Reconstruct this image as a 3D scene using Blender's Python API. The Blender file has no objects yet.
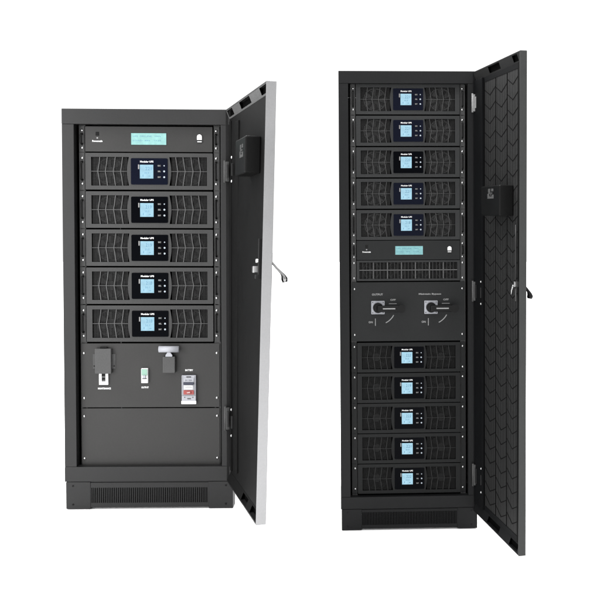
import bpy, bmesh, math, random
from mathutils import Vector, Matrix
from mathutils.geometry import tessellate_polygon
random.seed(4)
scene = bpy.context.scene
C = scene.collection
MM = 0.001

# ------------------------------------------------------------------ materials
def new_mat(name):
    m = bpy.data.materials.new(name); m.use_nodes = True
    return m, m.node_tree, m.node_tree.nodes['Principled BSDF']

def coat(name, col, rough=.5, spec=.3, grain=.2, vary=.2, metal=0., scale=1100.):
    """powder-coated sheet: fine orange-peel bump and slow tone variation"""
    m, t, b = new_mat(name)
    N, L = t.nodes, t.links
    tc = N.new('ShaderNodeTexCoord')
    n1 = N.new('ShaderNodeTexNoise'); n1.inputs['Scale'].default_value = scale; n1.inputs['Detail'].default_value = 2
    n2 = N.new('ShaderNodeTexNoise'); n2.inputs['Scale'].default_value = 7; n2.inputs['Detail'].default_value = 5
    n3 = N.new('ShaderNodeTexNoise'); n3.inputs['Scale'].default_value = 210; n3.inputs['Detail'].default_value = 3
    for n in (n1, n2, n3): L.new(tc.outputs['Object'], n.inputs['Vector'])
    ad = N.new('ShaderNodeMath'); ad.operation = 'ADD'
    L.new(n2.outputs['Fac'], ad.inputs[0]); L.new(n3.outputs['Fac'], ad.inputs[1])
    mr = N.new('ShaderNodeMapRange')
    mr.inputs['From Min'].default_value = .6; mr.inputs['From Max'].default_value = 1.4
    mr.inputs['To Min'].default_value = 1 - vary; mr.inputs['To Max'].default_value = 1 + vary
    L.new(ad.outputs[0], mr.inputs['Value'])
    mx = N.new('ShaderNodeVectorMath'); mx.operation = 'SCALE'
    mx.inputs[0].default_value = tuple(c * .86 for c in col) if max(col) < .5 else col; L.new(mr.outputs[0], mx.inputs['Scale'])
    L.new(mx.outputs[0], b.inputs['Base Color'])
    bp = N.new('ShaderNodeBump'); bp.inputs['Strength'].default_value = grain; bp.inputs['Distance'].default_value = .0006
    L.new(n1.outputs['Fac'], bp.inputs['Height']); L.new(bp.outputs[0], b.inputs['Normal'])
    rr = N.new('ShaderNodeMapRange'); rr.inputs['To Min'].default_value = rough - .07; rr.inputs['To Max'].default_value = rough + .07
    L.new(n2.outputs['Fac'], rr.inputs['Value']); L.new(rr.outputs[0], b.inputs['Roughness'])
    b.inputs['Metallic'].default_value = metal
    b.inputs['Specular IOR Level'].default_value = spec
    return m

def g(v, t=(1, 1, 1)): return (v * t[0], v * t[1], v * t[2])
M = {}
M['frame'] = coat('black_powder_coat', g(.0095, (1, 1, 1.02)), .42, .26)
M['frame_deep'] = coat('black_powder_coat_deep', g(.0062, (.97, 1, 1.06)), .45, .13)
M['inner'] = coat('matt_black_interior', g(.003), .8, .04)
M['face'] = coat('charcoal_module_plastic', g(.029, (1, 1, 1)), .46, .22)
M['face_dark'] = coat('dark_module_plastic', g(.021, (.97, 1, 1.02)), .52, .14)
M['face_black'] = coat('darkest_module_tone', g(.0075, (.95, 1, 1.02)), .5, .12)  # darkest of the module tones, for the taller cabinet's lower bay
M['panel'] = coat('charcoal_panel_paint', g(.015, (1.03, 1, .97)), .4, .28)
M['panel_deep'] = coat('dark_panel_paint', g(.012, (.95, 1, 1.02)), .48, .12)
M['rib'] = coat('grille_rib_plastic', g(.07), .5, .15)
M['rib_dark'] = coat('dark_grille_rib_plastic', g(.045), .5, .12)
M['rib_black'] = coat('darkest_grille_rib_tone', g(.02), .5, .1)
M['wire'] = coat('grille_mesh_wire', g(.022), .6, .1)
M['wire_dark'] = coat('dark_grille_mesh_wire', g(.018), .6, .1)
M['wire_black'] = coat('darkest_grille_wire_tone', g(.010), .6, .1)
M['fan'] = coat('fan_plastic', g(.035), .5, .15)
M['fan_light'] = coat('pale_fan_plastic', g(.09), .5, .15)
M['void'] = coat('dark_void', g(.0015), .9, .02)
M['rail'] = coat('mounting_rail_steel', g(.05), .42, .3)
M['ear'] = coat('ear_paint', g(.036), .45, .15)
M['gloss'] = coat('black_gloss_panel', (.001, .0012, .002), .2, .02, grain=.0, vary=.05)
M['navy'] = coat('gloss_panel_blue_reflection', (.0025, .0035, .009), .2, .05, grain=.0, vary=.05)  # bluish reflection painted into the black gloss colour
M['steel'] = coat('bright_zinc_steel', g(.46), .3, .5, grain=.05, vary=.05, metal=1.)
M['zinc'] = coat('dull_zinc_steel', g(.22), .45, .5, grain=.3, vary=.3, metal=.3)
M['chrome'] = coat('chrome', g(.22), .18, .5, grain=.0, vary=.03, metal=1.)
M['silver'] = coat('silver_edge_profile', g(.26, (.985, .985, 1)), .36, .3, grain=.1, vary=.06, metal=.9, scale=500)
M['trim'] = coat('grey_edge_profile', g(.025, (1, 1.04, 1.02)), .45, .15)
M['white'] = coat('white_print', g(.6), .5, .1, grain=0, vary=.03)
M['print'] = coat('grey_white_print', g(.22), .5, .1, grain=0, vary=.05)
M['groove'] = coat('chevron_groove_paint', g(.0035), .8, .03)
M['led'] = coat('pale_indicator_lens', (.30, .34, .38), .3, .3, grain=0, vary=.05)
M['faint'] = coat('faint_grey_print', g(.05), .5, .1, grain=0, vary=.2)
M['pale'] = coat('pale_grey_plastic', (.29, .295, .32), .4, .25, grain=.03, vary=.1)
M['greenish'] = coat('pale_green_plastic', (.20, .32, .26), .4, .2, grain=.0, vary=.05)
M['red'] = coat('red_plastic', (.26, .06, .055), .4, .2, grain=.0, vary=.08)
M['greyblue'] = coat('dark_blue_plastic', (.035, .038, .055), .4, .2, grain=.0, vary=.05)
M['cover'] = coat('grey_cover_plate', g(.05), .45, .2)
M['doorskin'] = coat('door_inner_paint', g(.0055), .6, .05)
M['doorskin_deep'] = coat('deep_door_inner_paint', g(.004, (.95, 1, 1.1)), .6, .04)
M['lip'] = coat('door_lip_paint', g(.085), .4, .2)
M['lip_deep'] = coat('door_lip_paint_deep', g(.014), .45, .12)
M['box'] = coat('sensor_box_plastic', g(.0045), .4, .09, grain=.03)
M['knob'] = coat('black_knob_plastic', g(.003), .35, .12, grain=.02)
M['stain'] = coat('lcd_segment', (.07, .16, .24), .5, .2, grain=0)

def screen_mat(name, col, strength):
    m, t, b = new_mat(name); N, L = t.nodes, t.links
    tc = N.new('ShaderNodeTexCoord'); n = N.new('ShaderNodeTexNoise'); n.inputs['Scale'].default_value = 55; n.inputs['Detail'].default_value = 4
    L.new(tc.outputs['Object'], n.inputs['Vector'])
    mr = N.new('ShaderNodeMapRange'); mr.inputs['From Min'].default_value = .3; mr.inputs['From Max'].default_value = .7
    mr.inputs['To Min'].default_value = strength * .85; mr.inputs['To Max'].default_value = strength * 1.1
    L.new(n.outputs['Fac'], mr.inputs['Value']); L.new(mr.outputs[0], b.inputs['Emission Strength'])
    b.inputs['Base Color'].default_value = (*[c * .03 for c in col], 1)
    b.inputs['Emission Color'].default_value = (*col, 1)
    b.inputs['Roughness'].default_value = .4; b.inputs['Specular IOR Level'].default_value = .1
    return m
M['lcd_blue'] = screen_mat('lit_blue_lcd', (.40, .67, .82), 1.)
M['lcd_teal'] = screen_mat('lit_teal_lcd', (.42, .80, .77), 1.)
M['lcd_teal_dim'] = screen_mat('lit_teal_lcd_dim', (.27, .56, .58), 1.)

def perforated():
    m, t, b = new_mat('perforated_door_sheet'); N, L = t.nodes, t.links
    tc = N.new('ShaderNodeTexCoord')
    v = N.new('ShaderNodeTexVoronoi'); v.inputs['Scale'].default_value = 190; v.inputs['Randomness'].default_value = .25
    L.new(tc.outputs['Object'], v.inputs['Vector'])
    cr = N.new('ShaderNodeMapRange'); cr.inputs['From Min'].default_value = .3; cr.inputs['From Max'].default_value = .5
    cr.inputs['To Min'].default_value = .001; cr.inputs['To Max'].default_value = .014
    L.new(v.outputs['Distance'], cr.inputs['Value'])
    L.new(cr.outputs[0], b.inputs['Base Color'])
    b.inputs['Roughness'].default_value = .6; b.inputs['Specular IOR Level'].default_value = .12
    return m
M['perf'] = perforated()

# ------------------------------------------------------------------ mesh helpers (all sizes in mm)
class MB:
    def __init__(s): s.v = []; s.f = []; s.mi = []; s.mats = []; s.sm = []
    def mat(s, m):
        if m not in s.mats: s.mats.append(m)
        return s.mats.index(m)
    def add(s, vs, fs, m, smooth=False):
        o = len(s.v); i = s.mat(m); s.v += [tuple(p) for p in vs]
        for f in fs: s.f.append([o + k for k in f]); s.mi.append(i); s.sm.append(smooth)
        return s
    def box(s, x0, x1, y0, y1, z0, z1, m, bev=0):
        bm = bmesh.new(); bmesh.ops.create_cube(bm, size=1)
        for v in bm.verts:
            v.co = Vector((x0 if v.co.x < 0 else x1, y0 if v.co.y < 0 else y1, z0 if v.co.z < 0 else z1))
        if bev: bmesh.ops.bevel(bm, geom=bm.edges[:], offset=bev, segments=2, affect='EDGES', profile=.5)
        bm.verts.index_update()
        s.add([v.co[:] for v in bm.verts], [[v.index for v in f.verts] for f in bm.faces], m); bm.free(); return s
    def plate(s, outer, holes, y0, y1, m):
        """x-z outline with holes, front face at y0, back at y1"""
        loops = [outer] + holes
        pts = [p for l in loops for p in l]
        tri = tessellate_polygon([[Vector((p[0], p[1], 0)) for p in l] for l in loops])
        n = len(pts); F = []
        for t in tri:
            a, b, c = [Vector((*pts[i], 0)) for i in t]
            if (b - a).cross(c - a).z < 0: t = (t[0], t[2], t[1])
            F.append(list(t)); F.append([t[2] + n, t[1] + n, t[0] + n])
        o = 0
        for li, l in enumerate(loops):
            k = len(l)
            area = sum(l[i][0] * l[(i + 1) % k][1] - l[(i + 1) % k][0] * l[i][1] for i in range(k))
            for i in range(k):
                a, b = o + i, o + (i + 1) % k
                q = [a, a + n, b + n, b]
                if (area < 0) != (li > 0): q = q[::-1]
                F.append(q)
            o += k
        return s.add([(p[0], y0, p[1]) for p in pts] + [(p[0], y1, p[1]) for p in pts], F, m)
    def tube(s, pts, rad, m, n=12, smooth=True):
        pts = [Vector(p) for p in pts]; rad = rad if isinstance(rad, (list, tuple)) else [rad] * len(pts)
        V = []; F = []; prev = None
        for i, p in enumerate(pts):
            d = (pts[min(i + 1, len(pts) - 1)] - pts[max(i - 1, 0)]).normalized()
            a = prev if prev else (Vector((0, 0, 1)) if abs(d.z) < .9 else Vector((1, 0, 0)))
            a = (a - d * a.dot(d)).normalized(); b = d.cross(a); prev = a
            for k in range(n):
                t = 2 * math.pi * k / n; V.append(p + (a * math.cos(t) + b * math.sin(t)) * rad[i])
        for i in range(len(pts) - 1):
            for k in range(n):
                F.append([i * n + k, i * n + (k + 1) % n, (i + 1) * n + (k + 1) % n, (i + 1) * n + k])
        F.append([k for k in range(n)][::-1]); F.append([(len(pts) - 1) * n + k for k in range(n)])
        return s.add(V, F, m, smooth)
    def disc(s, x, z, r, y0, y1, m, n=20, dome=0):
        """cylinder along y, front at y0, optional dome towards the viewer"""
        if dome: return s.tube([(x, y1, z), (x, y0, z), (x, y0 - dome * .6, z), (x, y0 - dome, z)], [r, r, r * .75, r * .15], m, n)
        return s.tube([(x, y1, z), (x, y0, z)], r, m, n, False)
    def text(s, body, x, z, h, y, m, width=None, bold=0.0):
        cu = bpy.data.curves.new('lettering', 'FONT'); cu.body = body; cu.align_x = 'CENTER'; cu.align_y = 'CENTER'
        cu.size = 1; cu.offset = bold; cu.extrude = .02; cu.resolution_u = 2
        ob = bpy.data.objects.new('lettering', cu); me = ob.to_mesh()
        xs = [v.co.x for v in me.vertices]; ys = [v.co.y for v in me.vertices]
        if xs:
            cx, cy = (min(xs) + max(xs)) / 2, (min(ys) + max(ys)) / 2
            sz = h / max(max(ys) - min(ys), .01); sx = width / (max(xs) - min(xs)) if width else sz
            s.add([(x + (v.co.x - cx) * sx, y - (v.co.z) * 10, z + (v.co.y - cy) * sz) for v in me.vertices],
                  [list(p.vertices) for p in me.polygons], m)
        ob.to_mesh_clear(); bpy.data.objects.remove(ob); bpy.data.curves.remove(cu)
        return s
    def build(s, name, parent=None, loc=(0, 0, 0), warp=None):
        """one mesh object; loc (mm) is where its origin lies in the parent's space"""
        me = bpy.data.meshes.new(name)
        vs = [warp(*p) for p in s.v] if warp else s.v
        me.from_pydata([((p[0] - loc[0]) * MM, (p[1] - loc[1]) * MM, (p[2] - loc[2]) * MM) for p in vs], [], s.f)
        for m in s.mats: me.materials.append(m)
        for p, i, k in zip(me.polygons, s.mi, s.sm): p.material_index = i; p.use_smooth = k
        me.update()
        o = bpy.data.objects.new(name, me); C.objects.link(o)
        if parent: o.parent = parent
        o.location = Vector(loc) * MM
        if parent is not None and 'org' in parent: # parent's own origin, same frame
            o.location = (Vector(loc) - Vector(parent['org'])) * MM
        o['_org'] = 1
        return o

ORG = {}
def part(mb, name, parent, org=(0, 0, 0), warp=None):
    """org is expressed in the thing's frame; nested parents are handled"""
    o = mb.build(name, None, org, warp)
    if '_org' in o: del o['_org']
    o.parent = parent
    o.location = (Vector(org) - Vector(ORG.get(parent.name, (0, 0, 0)))) * MM
    ORG[o.name] = tuple(org)
    return o

def tag(o, label, cat, group=None, kind=None):
    if label: o['label'] = label
    if cat: o['category'] = cat
    if group: o['group'] = group
    if kind: o['kind'] = kind

def children(o): return [c for c in C.objects if c.parent == o]
def copy_tree(o, parent=None):
    c = o.copy(); C.objects.link(c); c.parent = parent
    for ch in KIDS[o.name]: copy_tree_named(ch, c)
    return c
def copy_tree_named(o, parent):
    c = o.copy(); C.objects.link(c); c.parent = parent
    for ch in KIDS.get(o.name, []): copy_tree_named(ch, c)

# ------------------------------------------------------------------ the two cabinets' frames in the world
def frame_matrix(x, y, z, yaw, roll, s):
    return Matrix.Translation((x, y, z)) @ Matrix.Rotation(yaw, 4, 'Z') @ Matrix.Rotation(roll, 4, 'Y') @ Matrix.Scale(s, 4)
FA = frame_matrix(-1.1793, 3.4035, .0016, .0309, .0026, 1.0)
FB = frame_matrix(-.1789, 3.1642, 0.0, .0464, -.0044, .76233)

def place(o, F, x, y, z):
    o.matrix_world = F @ Matrix.Translation(Vector((x, y, z)) * MM)

def root(name):
    o = bpy.data.objects.new(name, None); C.objects.link(o); o.empty_display_size = .05; return o

def rect(x0, x1, z0, z1): return [(x0, z0), (x1, z0), (x1, z1), (x0, z1)]
def rrect(x0, x1, z0, z1, r, n=4):
    out = []
    for cx, cz, a0 in ((x1 - r, z1 - r, 0), (x0 + r, z1 - r, 90), (x0 + r, z0 + r, 180), (x1 - r, z0 + r, 270)):
        for k in range(n + 1):
            a = math.radians(a0 + 90 * k / n); out.append((cx + r * math.cos(a), cz + r * math.sin(a)))
    return out

def screw_mb(x, z, y, r=4.6):
    return MB().disc(x, z, r, y - 1.5, y, M['steel'], 14, dome=2.2)

# ------------------------------------------------------------------ cabinet
def make_cabinet(F, H, HB, RT, RB, door, deep, name_label):
    """H height, HB underside of header, RT/RB top and bottom of the lower rail"""
    fr = M['frame_deep'] if deep else M['frame']
    t = root('rack_cabinet')
    # front frame
    b = MB(); b.box(0, 600, 0, 40, HB, H, fr, 1.6); part(b, 'frame_header', t, (300, 20, HB))
    b = MB(); b.box(0, 600, 0, 40, RB, RT, fr, 1.6); part(b, 'frame_sill', t, (300, 20, RB))
    for x0 in (0, 558):
        b = MB(); b.box(x0, x0 + 42, 2, 40, RT, HB, fr, 1.2); part(b, 'frame_stile', t, (x0 + 21, 20, RT))
    D = 800
    for x0 in (0, 597):
        b = MB(); b.box(x0 + (1 if x0 == 0 else 0), x0 + 2.5, 41, D, RB, H - 1, fr); part(b, 'side_panel', t, (x0, D / 2, RB))
    b = MB(); b.box(3, 596, 41, D - 3, H - 6, H - 2, fr); part(b, 'top_panel', t, (300, D / 2, H))
    b = MB(); b.box(3, 596, D - 2, D, RB, H - 7, fr); part(b, 'back_panel', t, (300, D, RB))
    b = MB(); b.box(3, 596, 42, D - 3, RB + 4, RB + 8, M['inner']); part(b, 'bottom_panel', t, (300, D / 2, RB))
    # inner posts that carry the equipment: rail face plus dark return
    for sgn in (0, 1):
        b = MB(); X = lambda x: x if sgn == 0 else 600 - x
        xa, xb = sorted((X(50), X(72)))
        b.box(xa, xb, 37, 40, RT - 6, HB + 8, M['rail'])
        z = RT + 4
        while z < HB - 10:
            xc = X(63); b.box(xc - 4.5, xc + 4.5, 36, 36.9, z, z + 9, M['void']); z += 22
        xa, xb = sorted((X(71), X(73.5))); b.box(xa, xb, 40.5, 420, RT - 6, HB + 8, M['inner'])
        part(b, 'mounting_rail', t, (X(61), 38, RT))
        b = MB(); xa, xb = sorted((X(43), X(49.5)))
        b.box(xa, xb, 60, 64, RT - 6, HB + 8, M['inner']); part(b, 'rail_filler', t, (X(46), 62, RT))
    # plinth
    top = RB - 2
    pl = MB()
    z0, z1 = 21, 76 if not deep else 78
    holes = [rect(93 + i * 6.7, 93 + i * 6.7 + 3.3, z0, z1) for i in range(62)]
    pl.plate(rect(90, 510, 5, top - 3), holes, 5, 8, fr)
    pl.box(3, 89.7, 3.2, 60, 0, top, fr, 1.5); pl.box(510.3, 600 - 3, 3.2, 60, 0, top, fr, 1.5)
    pl.box(89.6, 510.4, 9, 12, top - 2.6, top, fr)
    pl.box(40, 43, 60.5, D - 4, 0, top, fr); pl.box(540, 543, 60.5, D - 4, 0, top, fr); pl.box(40, 543, D - 3.5, D, 0, top, fr)
    p = part(pl, 'plinth', t, (300, 30, 0))
    b = MB(); b.box(90, 510, 24, 26, 5, top - 4, M['void']); part(b, 'dust_screen', p, (300, 25, 5))  # dark sheet added in place of the shade behind the vent slots
    for x in (28, 572):
        for z in (16, top - 14):
            b = MB(); b.disc(x, z, 3.2, 1.2, 3.2, M['knob'], 12); part(b, 'plinth_bolt', p, (x, 2, z))
    # ---------------------------------------------------------- open door
    hx, dx, dy, Hd, zb, dz, ln = door['hx'], door['dx'], door['dy'], door['Ht'] - door['zb'], door['zb'], door['dz'], door['ln']
    L = math.hypot(dx, dy); e = (dx / L, -dy / L); n = (dy / L, dx / L)
    def W(u, w, v):      # u along the width, w through the thickness, v up
        x = hx + e[0] * u + n[0] * w + ln * (2 * v / Hd - 1) * u / L
        return (x, e[1] * u + n[1] * w, zb + v + dz * u / L)
    T = door['T']
    b = MB()
    b.box(0, L - 4.5, T - 4, T, 0, Hd, fr)                     # outer sheet
    b.box(0, 3, 1, T - 4.3, 1, Hd - 1, fr)                     # hinge side return
    b.box(L - 8, L - 5, 1, T - 4.3, 1, Hd - 1, fr)
    b.box(3.3, L - 8.3, 1, T - 4.3, Hd - 4, Hd - .5, fr)
    b.box(3.3, L - 8.3, 1, T - 4.3, .5, 4, fr)
    d = part(b, 'door', t, (hx, 0, zb), W)
    # lips at top and bottom, with slots, sloping in from the edge
    def lip(va, vb, slots, mat, wa, wb):
        q = MB(); q.plate(rect(4, L - 9, 0, 1), [rect(a, c, .16, .84) for a, c in slots], 0, 1.2, mat)
        q.v = [(p[0], wa + (wb - wa) * p[2] + p[1], va + (vb - va) * p[2]) for p in q.v]
        s0 = MB(); s0.box(5, L - 10, max(wa, wb) + 3, max(wa, wb) + 4, min(va, vb), max(va, vb), M['void'])
        return q, s0
    lm = M['lip_deep'] if deep else M['lip']
    q, s0 = lip(Hd - .6, Hd - door['lip'], door['slots'], lm, .5, 14)
    lp = part(q, 'top_lip', d, W(L / 2, 0, Hd - 20), W); part(s0, 'slot_backing', d, W(L / 2, 8, Hd - 20), W)
    q, s0 = lip(.6, door['lip'], door['slots2'], M['frame_deep'] if deep else M['doorskin'], .5, 14)
    part(q, 'bottom_lip', d, W(L / 2, 0, 20), W); part(s0, 'slot_backing', d, W(L / 2, 8, 20), W)
    # free edge profile
    b = MB(); b.box(L - 4, L, 0, T + .5, 0, Hd, M['trim'] if deep else M['silver'], 1.2)
    part(b, 'edge_profile', d, W(L, T / 2, 0), W)
    # inner sheet
    b = MB(); lo, hi = door['lip'] + .5, Hd - door['lip'] - .5
    if not deep:
        b.box(4, L - 9, 14.5, 17, lo, hi, M['doorskin'])
        b.box(120, 176, 8, 14.2, lo + 30, hi - 25, M['doorskin'], 1.5)
        b.box(20, 42, 9, 14.2, lo + 10, hi - 10, M['doorskin'], 1.5)
        b.box(L - 45, L - 10, 7, 14.2, lo + 4, hi - 4, M['doorskin'], 1.5)
    else:
        b.box(4, 116, 3, 14, lo, hi, M['doorskin_deep'], 2)
        b.box(116.5, L - 9, 14.5, 17, lo, hi, M['perf'])
        b.box(L - 48, L - 9, 9, 14, lo, hi, M['inner'], 1.2)
        b.box(118, L - 50, 12.6, 14.2, hi - 20, hi, M['doorskin_deep']); b.box(118, L - 50, 12.6, 14.2, lo, lo + 20, M['doorskin_deep'])
        cols = ((122, 260), (266, 396), (402, 526))
        for u in (119, 263, 399): b.box(u - 2, u + 2, 12.8, 14.3, lo + 21, hi - 21, M['void'])
        for (u0, u1), off in zip(cols, (6, 0, 14)):
            v = lo + 34 + off
            while v + 30 < hi - 28:
                um = (u0 + u1) / 2; h_, a = 3.2, 28
                vs = []
                for w in (13.2, 14.3):
                    vs += [(u0, w, v + a), (um, w, v), (u1, w, v + a), (u1, w, v + a + h_), (um, w, v + h_ * 1.2), (u0, w, v + a + h_)]
                F_ = [[0, 1, 4, 5], [1, 2, 3, 4], [0, 6, 7, 1], [1, 7, 8, 2], [2, 8, 9, 3], [3, 9, 10, 4], [4, 10, 11, 5], [5, 11, 6, 0]]
                b.add(vs, F_, M['groove']); v += 59
    part(b, 'inner_panel' if not deep else 'perforated_panel', d, W(L / 2, 15, 20), W)
    # hinges
    for (v0, v1, bright) in door['hinges']:
        b = MB(); m1 = M['zinc'] if bright == 2 else (M['rail'] if bright == 1 else M['cover'])
        b.box(9, 24, -4, 8.6, v0, v1, m1, 2); b.box(26, 44, -1, 2, v0 + 12, v1 - 12, M['frame'] if bright < 2 else M['zinc'], 1)
        b.tube([W_(0) for W_ in ()] or [(16, -6, v0 - 4), (16, -6, v1 + 4)], 4.5, m1, 12)
        part(b, 'hinge', d, W(16, 0, v0), W)
        if bright != 2:
            for v in (v0 - 6, v1 + 6):
                b = MB(); b.tube([(108, 3, v), (108, -1, v), (108, -3, v)], [5, 5, 2], M['steel'], 12)
                part(b, 'hinge_screw', d, W(108, 0, v), W)
            b = MB(); b.box(98, 106, 0, 8, (v0 + v1) / 2 - 22, (v0 + v1) / 2 + 22, M['frame'], 1.5); part(b, 'door_stop', d, W(100, 4, v0), W)
    # box on the door
    u0, u1, v0, v1, pr = door['box']
    b = MB(); b.box(u0, u1, -pr, 14 if deep else 14.2, v0, v1, M['box'], 5)
    part(b, 'controller_box', d, W((u0 + u1) / 2, 0, v0), W)
    b = MB(); a0, a1, c0, c1 = door['sticker']
    for (p0, p1, q0, q1) in ((0, 1, 0, .22), (0, .3, .22, .5), (.15, .8, .5, .6), (.1, .45, .62, 1), (.62, .95, .72, 1), (.7, 1, .22, .4), (.45, .6, .3, .45)):
        b.box(a0 + (a1 - a0) * p0, a0 + (a1 - a0) * p1, -pr - .6, -pr - .1, c0 + (c1 - c0) * q0, c0 + (c1 - c0) * q1, M['faint'])
    part(b, 'sticker', d, W(a0, -pr, c0), W)
    # latch inside
    lu, lv = door['latch']
    b = MB()
    if not deep:
        b.box(lu + 14, lu + 22, -2, 6.8, lv - 16, lv + 95, M['frame'], 1)
        b.box(lu - 6, lu + 12, -16, 6.8, lv - 8, lv + 12, M['steel'], 2)
        b.tube([(lu + 14, -9, lv + 28), (lu + 14, 6, lv + 28)], 6, M['steel'], 14)
        b.box(lu + 8, lu + 22, -10, 6, lv - 26, lv - 14, M['frame'], 1)
    else:
        b.tube([(lu + 14, -2, lv + 230), (lu + 14, -2, lv + 20)], 3.2, M['frame'], 10)
        b.tube([(lu + 14, -2, lv - 12), (lu + 14, -2, lv - 60)], 2.2, M['rail'], 10)
        b.box(lu + 2, lu + 20, -10, 8.8, lv - 6, lv + 14, M['steel'], 2)
        b.tube([(lu + 8, -8, lv), (lu + 4, -11, lv - 8), (lu + 2, -14, lv - 20), (lu + 1, -15, lv - 36)], [5, 5, 4, 3.6], M['chrome'], 10)
    part(b, 'latch', d, W(lu, 0, lv), W)
    # handle outside
    hu, hv = door['handle']; b = MB()
    if not deep:
        b.box(hu - 14, hu + 14, T + .2, T + 5, hv - 90, hv + 30, M['frame'], 2)
        b.tube([(hu, T + 2, hv + 3), (hu, T + 8, hv - 2), (hu, T + 22, hv - 18), (hu, T + 36, hv - 32), (hu, T + 42, hv - 40), (hu, T + 46, hv - 50), (hu, T + 48, hv - 60)],
               [3, 3.2, 3.2, 4, 6.5, 10, 8], M['chrome'], 16)
    else:
        b.box(hu - 14, hu + 14, T + .2, T + 5, hv - 90, hv + 30, M['frame'], 2)
        b.tube([(hu, T + 2, hv + 3), (hu, T + 10, hv - 2), (hu, T + 20, hv - 16), (hu, T + 25, hv - 26), (hu, T + 27, hv - 36), (hu, T + 26, hv - 44)],
               [4.5, 5, 6, 9, 12, 9], M['knob'], 16)
    part(b, 'handle', d, W(hu, T, hv), W)
    t.matrix_world = F
    return t

cabA = make_cabinet(FA, 1426, 1372, 152, 99, dict(hx=575, dx=187.1, dy=576.3, Ht=1424.5, zb=99, dz=16.3, ln=17.2, T=30, lip=33,
    slots=[(12, 98), (211, 361), (499, 589)], slots2=[(300, 400), (470, 570)], hinges=[(1071, 1141, 0), (189, 268, 0)],
    box=(350, 496, 1062, 1176, 36), sticker=(418, 470, 1114, 1154), latch=(540, 765), handle=(575, 788)), False, '')
tag(cabA, 'shorter black equipment cabinet on the left, door open with a silver free edge', 'cabinet', 'open equipment cabinets')
cabB = make_cabinet(FB, 1994, 1941, 146, 94, dict(hx=579.5, dx=102.4, dy=568.3, Ht=1989.6, zb=78, dz=-10.2, ln=2.5, T=28, lip=38,
    slots=[(193, 330), (480, 535)], slots2=[(180, 330), (456, 548)], hinges=[(1741, 1814, 2), (925, 1007, 1), (118, 208, 0)],
    box=(250, 475, 1293, 1412, 45), sticker=(334, 410, 1361, 1400), latch=(530, 1030), handle=(545, 1022)), True, '')
tag(cabB, 'taller black equipment cabinet on the right, with perforated inner door and black edge', 'cabinet', 'open equipment cabinets')

# ------------------------------------------------------------------ rack equipment (frame: x from centre, z from the thing's bottom)
FY = 26   # face plane behind the cabinet front
def ears(t, h, zs, grip=True, paint=None):
    paint = paint or M['ear']
    for s in (-1, 1):
        b = MB(); xa, xb = sorted((s * 229, s * 248.5))
        b.box(xa, xb, 5, 8, -1.5, h + 1.5, paint, .6)
        e = part(b, 'mounting_ear', t, (s * 238, 6, 0))
        for z in zs:
            q = screw_mb(s * 237.5, z, 5); part(q, 'screw', e, (s * 237.5, 4, z))
        if grip:
            q = MB(); z0, z1 = zs[0] + 13, zs[-1] - 13; x = s * 237.5
            q.tube([(x, 5, z0), (x, -6, z0 + 2), (x, -9, z0 + 7), (x, -9, z1 - 7), (x, -6, z1 - 2), (x, 5, z1)], 3.6, M['knob'], 10)
            part(q, 'pull_handle', e, (x, -4, (z0 + z1) / 2))

def chassis(t, h, d=500, half=222):
    b = MB(); b.box(-half, half, 60, d, 3, h - 3, M['inner']); part(b, 'chassis', t, (0, 60, 0))

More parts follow.
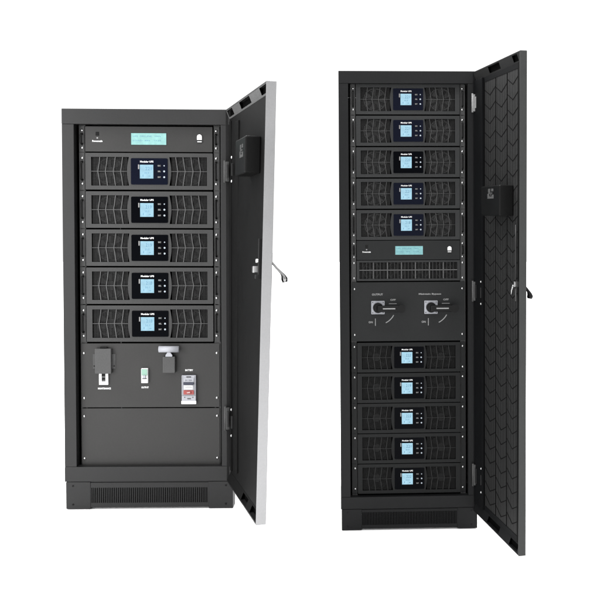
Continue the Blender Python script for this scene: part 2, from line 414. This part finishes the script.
def make_module(kind, tone=''):
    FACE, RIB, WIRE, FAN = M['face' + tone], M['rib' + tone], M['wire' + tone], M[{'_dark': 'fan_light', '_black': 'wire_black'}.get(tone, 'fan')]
    """3U power module: bezel with two chevron grilles and a display"""
    h = 130; c = 65
    t = root('power_module')
    H = lambda z: c + z
    def side(s):   # grille opening; inner edge bows away from the display
        pts = [(s * -205, H(-51)), (s * -205, H(51))]
        for k in range(9):
            z = 51 - 102 * k / 8; x = -71.5 - 6.5 * math.cos(z / 51 * math.pi / 2)
            pts.append((s * x, H(z)))
        return pts
    b = MB()
    b.plate(rrect(-225.5, 225.5, 0, h, 3), [side(1), side(-1)], 0, 4, FACE)
    b.box(-225, 225, 4.3, 58, h - 3, h - 1, FACE); b.box(-225, 225, 4.3, 58, 1, 3, FACE)
    b.box(-225, -223, 4.3, 58, 3.3, h - 3.3, FACE); b.box(223, 225, 4.3, 58, 3.3, h - 3.3, FACE)
    b.box(-68, 68, 4.3, 50, 8, h - 8, M['inner'])
    part(b, 'faceplate', t, (0, 0, 0))
    for s in (-1, 1):
        q = MB()
        # chevron ribs and middle bar
        for xo in (30.5, 57, 85, 111):
            xk = -205 + xo
            P = [(xk, 51), (xk - 3.2, 26), (xk - 7.5, 0), (xk - 3.2, -26), (xk, -51)]
            r = 1.35
            vs = []
            for y in (1.4, 5):
                for (x, z) in P: vs += [(-s * (x - r), y, H(z)), (-s * (x + r), y, H(z))]
            F_ = []
            for i in range(4):
                a = 2 * i; F_ += [[a, a + 1, a + 3, a + 2], [a + 10, a + 12, a + 13, a + 11], [a, a + 2, a + 12, a + 10], [a + 1, a + 11, a + 13, a + 3]]
            q.add(vs, F_, RIB)
        xa, xb = sorted((s * 204.8, s * 78)); q.box(xa, xb, 1.7, 5.2, H(-.9), H(.9), RIB)
        # fine mesh behind the ribs
        z = -46.5
        while z < 50: q.box(xa, xb if s > 0 else xb, 7.4, 8.4, H(z - .75), H(z + .75), WIRE); z += 5.2
        x = 80.0
        while x < 204: q.box(s * x - .8, s * x + .8, 6.1, 7.2, H(-51), H(51), WIRE); x += 5.2
        part(q, 'grille', t, (s * 140, 3, H(0)))
        # cooling fan seen through the mesh
        q = MB(); cx = s * 142
        ring = [(cx + 50 * math.cos(a * math.pi / 16), H(0) + 50 * math.sin(a * math.pi / 16)) for a in range(32)]
        ring2 = [(cx + 45 * math.cos(a * math.pi / 16), H(0) + 45 * math.sin(a * math.pi / 16)) for a in range(32)]
        q.plate(ring, [ring2], 14, 24, FAN); q.disc(cx, H(0), 17, 13, 22, M['fan'], 24)
        for k in range(7):
            a = k * 2 * math.pi / 7 + .3 * s; ca, sa = math.cos(a), math.sin(a)
            cb, sb = math.cos(a + .55), math.sin(a + .55)
            q.add([(cx + 15 * ca, 15, H(15 * sa)), (cx + 44 * ca, 15, H(44 * sa)), (cx + 44 * cb, 23, H(44 * sb)), (cx + 15 * cb, 23, H(15 * sb)),
                   (cx + 15 * ca, 16.2, H(15 * sa)), (cx + 44 * ca, 16.2, H(44 * sa)), (cx + 44 * cb, 24, H(44 * sb)), (cx + 15 * cb, 24, H(15 * sb))],
                  [[0, 1, 2, 3], [7, 6, 5, 4], [0, 4, 5, 1], [1, 5, 6, 2], [2, 6, 7, 3], [3, 7, 4, 0]], FAN)
        part(q, 'fan', t, (cx, 18, H(0)))
    # display
    q = MB(); q.plate(rrect(-64, 66, H(-47), H(46.5), 4), [], -2.5, 3.8, M['navy'] if kind == 'navy' else M['gloss'])
    q.text('Modular UPS', -7.5, H(34.5), 6.6, -3.0, M['white'], 47, bold=.02)
    q.box(-38.5, -34.6, -3.1, -2.7, H(8), H(24), M['print'])
    dp = part(q, 'display_panel', t, (0, 0, H(0)))
    q = MB(); q.box(-32, 15.5, -3.6, -2.6, H(-25.5), H(23.5), M['lcd_blue'], .4)
    q.text('220', -2, H(10), 12, -3.7, M['stain'], 22); q.text('50.0', -8, H(-6), 7, -3.7, M['stain'], 16)
    q.box(-22, -20, -3.95, -3.7, H(-19), H(-12), M['stain']); q.box(-1, 6, -3.95, -3.7, H(-18), H(-16), M['stain'])
    part(q, 'screen', dp, (-8, -3, H(-1)))
    for i, z in enumerate((20, 0, -20.5)):
        q = MB(); q.box(30, 43, -3.3, -2.6, H(z - 3.4), H(z + 3.4), M['knob'], .5)
        q.text(('ESC', 'SEL', 'ENT')[i], 36.5, H(z), 5, -3.5, M['print'], 10, bold=.02)
        part(q, 'button', dp, (36, -3, H(z)))
        q = MB(); q.disc(54, H(z), 3.3 if i else 2.2, -3.6, -2.6, M['led'], 14); part(q, 'indicator_lamp', dp, (54, -3, H(z)))
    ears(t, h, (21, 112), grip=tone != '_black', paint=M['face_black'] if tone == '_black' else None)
    chassis(t, h)
    return t

def make_controller(paint='panel'):
    h = 90; t = root('controller_panel')
    b = MB(); b.box(-225.5, 225.5, 0, 4, 0, h, M[paint], 1)
    q = part(b, 'faceplate', t, (0, 0, 0))
    b = MB(); b.box(-188, -176, -1, -.2, 56, 70, M['knob'], .3); b.disc(-182, 48.5, 3, -1.2, -.2, M['print'], 12)
    b.text('Powerscale', -182, 37.5, 6.5, -.3, M['white'], 36, bold=.03); part(b, 'emblem', t, (-182, 0, 48))
    b = MB(); b.plate([(171, 43), (188, 43)] + [(179.5 + 8.5 * math.cos(math.pi * k / 10), 54 + 8.5 * math.sin(math.pi * k / 10)) for k in range(11)], [], -5, -.3, M['white']); b.plate(rrect(168, 191, 32, 42.5, 4), [], -2, -.4, M['frame'])
    b.box(172, 187, -3, -2.2, 35, 38, M['white']); part(b, 'alarm_lamp', t, (180, 0, 48))
    ears(t, h, (14, 76)); chassis(t, h)
    return t
def lcd(t, mat, x0, x1, z0, z1):
    b = MB(); b.plate(rrect(x0 - 2, x1 + 2, z0 - 2, z1 + 2, 2), [], -.8, -.1, M['frame']); b.box(x0, x1, -1.6, -.9, z0, z1, mat, .3)
    rows = ('UPS  ON LINE   100%', 'LOAD  48%   13:25')
    for r, s in enumerate(rows): b.text(s, (x0 + x1) / 2 - 6, z1 - 11 - r * 15, 5, -1.7, M['stain'], (x1 - x0) * .8)
    part(b, 'screen', t, ((x0 + x1) / 2, -1, (z0 + z1) / 2))

def kids_index():
    k = {}
    for o in C.objects:
        if o.parent: k.setdefault(o.parent.name, []).append(o)
    return k

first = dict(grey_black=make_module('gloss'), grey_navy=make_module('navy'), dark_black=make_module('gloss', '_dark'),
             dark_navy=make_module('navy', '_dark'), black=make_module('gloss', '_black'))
ctl = make_controller(); ctl2 = make_controller('panel_deep')
lcd(ctl, M['lcd_teal'], -62.5, 61.5, 25, 66); lcd(ctl2, M['lcd_teal_dim'], -57, 63, 24, 64)
KIDS = kids_index()

ordn = ('topmost', 'second from top', 'middle one', 'fourth from top', 'lowest')
used = set()
alt = []
for va, vb in (('221', '49.9'), ('219', '50.0'), ('218', '50.1'), ('222', '50.0')):
    q = MB(); c = 65; H = lambda z: c + z
    q.box(-32, 15.5, -3.6, -2.6, H(-25.5), H(23.5), M['lcd_blue'], .4)
    q.text(va, -2, H(10), 12, -3.7, M['stain'], 22); q.text(vb, -8, H(-6), 7, -3.7, M['stain'], 16)
    q.box(-22, -20, -3.95, -3.7, H(-19), H(-12), M['stain']); q.box(-1, 6, -3.95, -3.7, H(-18), H(-16), M['stain'])
    tmp = q.build('screen_mesh', None, (-8, -3, H(-1))); alt.append(tmp.data); bpy.data.objects.remove(tmp)
def vary_screen(o, i):
    for c1 in C.objects:
        if c1.parent == o and c1.name.startswith('display_panel'):
            for c2 in C.objects:
                if c2.parent == c1 and c2.name.startswith('screen') and i % 5: c2.data = alt[i % 5 - 1]
def put_module(kind, F, ztop, label, group):
    if kind in used: o = copy_tree(first[kind])
    else: o = first[kind]; used.add(kind)
    vary_screen(o, random.randrange(5)); place(o, F, 300, FY, ztop - 130); tag(o, label, 'power module', group)
for i, zt in enumerate((1272.5, 1136, 1000, 864, 728)):
    put_module('grey_navy' if i == 0 else 'grey_black', FA, zt, 'power module with blue screen, %s of five in the shorter cabinet' % ordn[i], 'power modules in the shorter cabinet')
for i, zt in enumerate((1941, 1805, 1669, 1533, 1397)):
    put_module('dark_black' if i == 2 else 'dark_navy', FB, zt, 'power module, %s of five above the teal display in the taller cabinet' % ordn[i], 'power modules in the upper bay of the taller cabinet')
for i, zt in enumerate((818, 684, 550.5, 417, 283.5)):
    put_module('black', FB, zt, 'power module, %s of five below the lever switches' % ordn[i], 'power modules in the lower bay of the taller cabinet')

place(ctl, FA, 300, FY, 1277); tag(ctl, 'grey controller panel with bright teal display, above the modules of the shorter cabinet', 'controller panel', 'controller panels')
place(ctl2, FB, 300, FY, 1180); ctl2.scale.z *= .93
tag(ctl2, 'dark controller panel with teal display, between modules and vent panel of the taller cabinet', 'controller panel', 'controller panels')

# ---- breaker panel of the shorter cabinet
t = root('breaker_panel'); h = 231
b = MB(); b.box(-247, 247, 4, 8, 0, h, M['panel'], 1); part(b, 'faceplate', t, (0, 0, 0))
for x in (-237.5, 237.5):
    for z in (34, 196): part(screw_mb(x, z, 4), 'screw', t, (x, 2, z))
b = MB()                                                     # locking cover on the left
b.box(-205, -124, 1.8, 3.7, 140, 193, M['cover'], .6)        # wings behind
b.box(-194, -136, -14, 1.6, 124, 214, M['cover'], 2)
b.box(-178, -152, -8, 1.2, 214.3, 219, M['knob'], 1)
for x in (-200, -129):
    b.disc(x, 150, 2.6, .8, 1.8, M['knob'], 10)
lc = part(b, 'locking_cover', t, (-165, 0, 124))
b = MB()
b.plate([(-182, 83), (-150, 83), (-150, 125), (-159, 125), (-159, 95), (-173, 95), (-173, 125), (-182, 125)], [], -4, 3.6, M['white'])
b.box(-172.5, -159.5, -2, 3, 108, 114, M['rail']); b.box(-172.5, -159.5, -2, 3, 97, 101, M['rail'])
b.box(-172.5, -159.5, 1, 3, 96, 123, M['knob'])
part(b, 'padlock_hasp', t, (-166, 0, 83))
b = MB(); b.box(-31.5, -7.5, -7, 3.7, 89, 142, M['white'], 1.5); b.box(-30, -9, -9, -7.2, 117, 140, M['greenish'], 1)
b.box(-25, -14, -14, -7.2, 108, 118, M['pale'], 1.5); b.box(-28, -11, -8, -7.3, 104, 107, M['rail'])
part(b, 'toggle_breaker', t, (-20, 0, 89))
b = MB()                                                     # bar handle with hanging plate
b.tube([(34, -14, 212), (105, -14, 212)], 11.5, M['pale'], 24); b.tube([(33, -14, 212), (34, -14, 212)], 9, M['rail'], 24)
b.tube([(70, -14, 201), (70, 3.5, 201)], 8, M['rail'], 16)
b.plate([(58, 186), (82, 186), (82, 191), (75, 201), (65, 201), (58, 191)], [], -19, -12, M['pale'])
b.box(48, 92, -20, 3.7, 127, 185.5, M['cover'], 2.5); part(b, 'bar_switch', t, (70, 0, 127))
b = MB(); b.box(113, 164, -9, 3.7, 17, 117, M['pale'], 2); b.box(112, 165, -11, -5, 13.5, 25, M['white'], 1)
b.box(120, 157, -11, -9.2, 92, 108, M['pale'], 1); b.box(120, 157, -15, -9.2, 83, 93, M['greyblue'], 1.5)
b.box(122, 154, -12, -9.2, 66, 82, M['white'], 1); b.box(120, 157, -12, -9.2, 48, 64, M['red'], 1)
b.box(130, 147, -16, -12.2, 52, 60, M['red'], 1.5); b.box(133, 146, -9.6, -9.1, 31, 35, M['rail']); b.box(130, 147, -9.6, -9.1, 110, 113, M['knob'])
b.text('OFF', 138.5, 56, 5, -16.3, M['white'], 11)
for zz in (73, 76.5): b.box(125, 151, -12.5, -12.05, zz, zz + 1.1, M['rail'])
b.box(114, 163, -9.5, -9.05, 44, 45.2, M['rail']); b.box(159.3, 160.5, -9.5, -9.05, 46, 115, M['rail']); b.box(116.5, 117.7, -9.5, -9.05, 46, 115, M['rail'])
for xx in (124, 153): b.disc(xx, 38, 2.2, -9.6, -9.05, M['rail'], 10)
b.text('DC 125A', 138.5, 100, 4, -11.3, M['greyblue'], 24)
part(b, 'miniature_breaker', t, (138, 0, 17))
for cap, x, z, wd in (('MAINTENANCE', -165, 68.5, 46), ('OUTPUT', -20, 72, 26), ('BATTERY', 138, 134, 28)):
    b = MB(); b.text(cap, x, z, 6.5, 3.6, M['white'], wd, bold=.03); part(b, 'caption', t, (x, 3, z))
place(t, FA, 300, FY, 360.5); tag(t, 'breaker panel with bar handle and red breaker, below the modules of the shorter cabinet', 'breaker panel')

# ---- blank panel
t = root('blanking_panel'); h = 207
b = MB(); b.box(-247, 247, 4, 8, 0, h, M['panel'], 1); part(b, 'faceplate', t, (0, 0, 0))
for x in (-238, 238):
    for z in (26, 179): part(screw_mb(x, z, 4), 'screw', t, (x, 2, z))
place(t, FA, 300, FY, 150); tag(t, 'plain dark blanking panel at the bottom of the shorter cabinet', 'blanking panel')

# ---- vent panel of the taller cabinet
t = root('vent_panel'); h = 89
b = MB(); b.plate(rect(-225.5, 225.5, 0, h), [rect(-214, 214, 9, h - 8)], 0, 3, M['face_dark']); part(b, 'faceplate', t, (0, 0, 0))
b = MB()
b.box(-213.8, 213.8, .6, 4, 45, 49, M['rib'])
for i in range(1, 28):
    x = -214 + i * 428 / 28; w = 2.2 if i % 4 == 0 else .9
    b.box(x - w, x + w, 1.4, 4.4, 9.2, 44.7, M['rib'] if i % 4 == 0 else M['face']); b.box(x - w, x + w, 1.4, 4.4, 49.3, h - 8.2, M['rib'] if i % 4 == 0 else M['face'])
x = -210
while x < 213: b.box(x - .7, x + .7, 6.2, 7.2, 9.2, h - 8.2, M['wire']); x += 6.4
z = 13
while z < h - 9: b.box(-213.8, 213.8, 7.4, 8.4, z - .7, z + .7, M['wire']); z += 6
part(b, 'grille', t, (0, 4, 9))
for cx in (-160, -54, 54, 160):
    q = MB(); ring = lambda r: [(cx + r * math.cos(a * math.pi / 14), 44 + r * math.sin(a * math.pi / 14)) for a in range(28)]
    q.plate(ring(38), [ring(34)], 16, 26, M['wire']); q.disc(cx, 44, 13, 14, 24, M['wire'], 20)
    for k in range(5):
        a = k * 2 * math.pi / 5 + cx; q.tube([(cx + 12 * math.cos(a), 18, 44 + 12 * math.sin(a)), (cx + 34 * math.cos(a + .3), 20, 44 + 34 * math.sin(a + .3))], 2.4, M['wire'], 8)
    part(q, 'fan', t, (cx, 20, 44))
ears(t, h, (12, 78), grip=False); chassis(t, h)
place(t, FB, 300, FY, 1088.5); tag(t, 'vent panel with mesh grille, above the rotary switches in the taller cabinet', 'vent panel')

# ---- rotary switch panel of the taller cabinet
t = root('switch_panel'); h = 259
b = MB(); b.box(-247, 247, 4, 8, 0, h, M['panel_deep'], 1); part(b, 'faceplate', t, (0, 0, 0))
for s, xs in ((-1, -236), (1, 236)):
    for z in (29, 229): part(screw_mb(xs, z, 4), 'screw', t, (xs, 2, z))
for cx, cap, cw in ((-134, 'OUTPUT', 48), (98, 'Maintain Bypass', 98)):
    cz = 148
    b = MB(); b.plate(rrect(cx - 29, cx + 29, cz - 29, cz + 29, 2), [], 0, 3.7, M['pale'])
    for ax in (-23, 23):
        for az in (-23, 23): b.disc(cx + ax, cz + az, 2.4, -1, -.1, M['rail'], 10)
    sw = part(b, 'rotary_switch', t, (cx, 0, cz))
    b = MB(); b.disc(cx, cz, 22, -24, -.3, M['knob'], 32); b.disc(cx, cz, 17, -30, -24.3, M['knob'], 32); part(b, 'knob', sw, (cx, -20, cz))
    b = MB(); b.box(cx - 6, cx + 112, -43, -30.5, cz - 17, cz + 12, M['knob'], 6); b.disc(cx + 100, cz - 3, 18, -44, -30, M['knob'], 24)
    b.box(cx + 20, cx + 74, -45, -43.2, cz - 4.6, cz + .8, M['print'], .6); part(b, 'lever', sw, (cx + 50, -36, cz))
    b = MB(); y = 3.6
    b.text(cap, cx + (-2 if cx < 0 else -4), 205, 9, y, M['print'], cw, bold=.03); part(b, 'caption', t, (cx, 3, 205))
    b = MB(); b.text('OFF', cx + 66, 181, 8, y, M['print'], 24, bold=.03); part(b, 'caption', t, (cx + 66, 3, 181)); b = MB(); b.box(cx + 48, cx + 82, 3.1, 3.7, 163, 165.4, M['print']); part(b, 'position_mark', t, (cx + 65, 3, 164)); b = MB()
    b.text('ON', cx - 32, 84, 9, y, M['print'], 18, bold=.03); part(b, 'caption', t, (cx - 32, 3, 84)); b = MB(); b.box(cx - 13, cx - 10, 3.1, 3.7, 68, 100, M['print']); part(b, 'position_mark', t, (cx - 11, 3, 84)); b = MB()
    P = []
    for k in range(8):
        a = math.radians(-64 + 36 * k / 7); P.append((cx + 76 * math.cos(a), cz + 3 + 76 * math.sin(a)))
    ro = [(cx + (p[0] - cx) * 1.05, cz + 3 + (p[1] - cz - 3) * 1.05) for p in P]
    b.plate(P + ro[::-1], [], 3.1, 3.7, M['print']); part(b, 'arc_mark', t, (cx + 60, 3, 110))
place(t, FB, 300, FY, 824); tag(t, 'panel with two black rotary lever switches, halfway up the taller cabinet', 'switch panel')

# ------------------------------------------------------------------ surface they stand on
b = MB(); S = 30000
m, tnt, bs = new_mat('white_studio_floor'); N, Lk = tnt.nodes, tnt.links
tc = N.new('ShaderNodeTexCoord'); nz = N.new('ShaderNodeTexNoise'); nz.inputs['Scale'].default_value = 3
Lk.new(tc.outputs['Object'], nz.inputs['Vector']); mr = N.new('ShaderNodeMapRange'); mr.inputs['To Min'].default_value = .93; mr.inputs['To Max'].default_value = .95
Lk.new(nz.outputs['Fac'], mr.inputs['Value']); Lk.new(mr.outputs[0], bs.inputs['Base Color']); bs.inputs['Roughness'].default_value = .9; bs.inputs['Specular IOR Level'].default_value = .1
b.add([(-S, -S, 0), (S, -S, 0), (S, S, 0), (-S, S, 0)], [[0, 1, 2, 3]], m)
fl = b.build('floor'); del fl['_org']; fl['kind'] = 'structure'; fl.location.z = -.001

# ------------------------------------------------------------------ light
w = bpy.data.worlds.new('World'); scene.world = w; w.use_nodes = True
WN, WL = w.node_tree.nodes, w.node_tree.links
bg = WN['Background']; bg.inputs[0].default_value = (1, 1, 1, 1)
wc = WN.new('ShaderNodeTexCoord'); sx = WN.new('ShaderNodeSeparateXYZ'); WL.new(wc.outputs['Generated'], sx.inputs[0])
mz = WN.new('ShaderNodeMapRange'); mz.inputs['From Min'].default_value = 0; mz.inputs['From Max'].default_value = 1
mz.inputs['To Min'].default_value = 1.08; mz.inputs['To Max'].default_value = 3.7
WL.new(sx.outputs['Z'], mz.inputs['Value']); WL.new(mz.outputs[0], bg.inputs[1])   # soft overhead light, white all round
def area(name, loc, target, sx, sy, power, col=(1, 1, 1)):
    l = bpy.data.lights.new(name, 'AREA'); l.shape = 'RECTANGLE'; l.size = sx; l.size_y = sy; l.energy = power; l.color = col
    o = bpy.data.objects.new(name, l); C.objects.link(o); o.location = loc
    o.rotation_euler = (Vector(target) - Vector(loc)).to_track_quat('-Z', 'Y').to_euler(); o['kind'] = 'structure'
    return o
area('softbox', (-2.5, 1.5, 1.25), (-.75, 3.3, .95), .8, 1.3, 52)
area('added_floor_fill', (-.4, 4.3, 3.6), (-.4, 4.3, 0), 3.2, 1.6, 230)  # unseen lamp added to whiten the shaded floor between the cabinets
area('added_front_fill', (-.3, 1.9, 3.7), (-.3, 2.2, 0), 2.6, .7, 60)  # unseen lamp added to clear the contact shadow before the plinths

# ------------------------------------------------------------------ camera
cam = bpy.data.cameras.new('camera'); co = bpy.data.objects.new('camera', cam); C.objects.link(co)
cam.sensor_width = 36; cam.sensor_fit = 'HORIZONTAL'; cam.lens = 961.417 / 600 * 36
cam.shift_x = -(395 - 300) / 600; cam.shift_y = -(300 - 263.053) / 600
cam.clip_start = .05; cam.clip_end = 200
co.location = (0, 0, 1.0); co.rotation_euler = (math.radians(90) - .03454, 0, 0)
scene.camera = co
scene.view_settings.view_transform = 'Standard'; scene.view_settings.look = 'None'
scene.view_settings.exposure = 0; scene.view_settings.gamma = 1
scene.render.resolution_x = 1024; scene.render.resolution_y = 1024
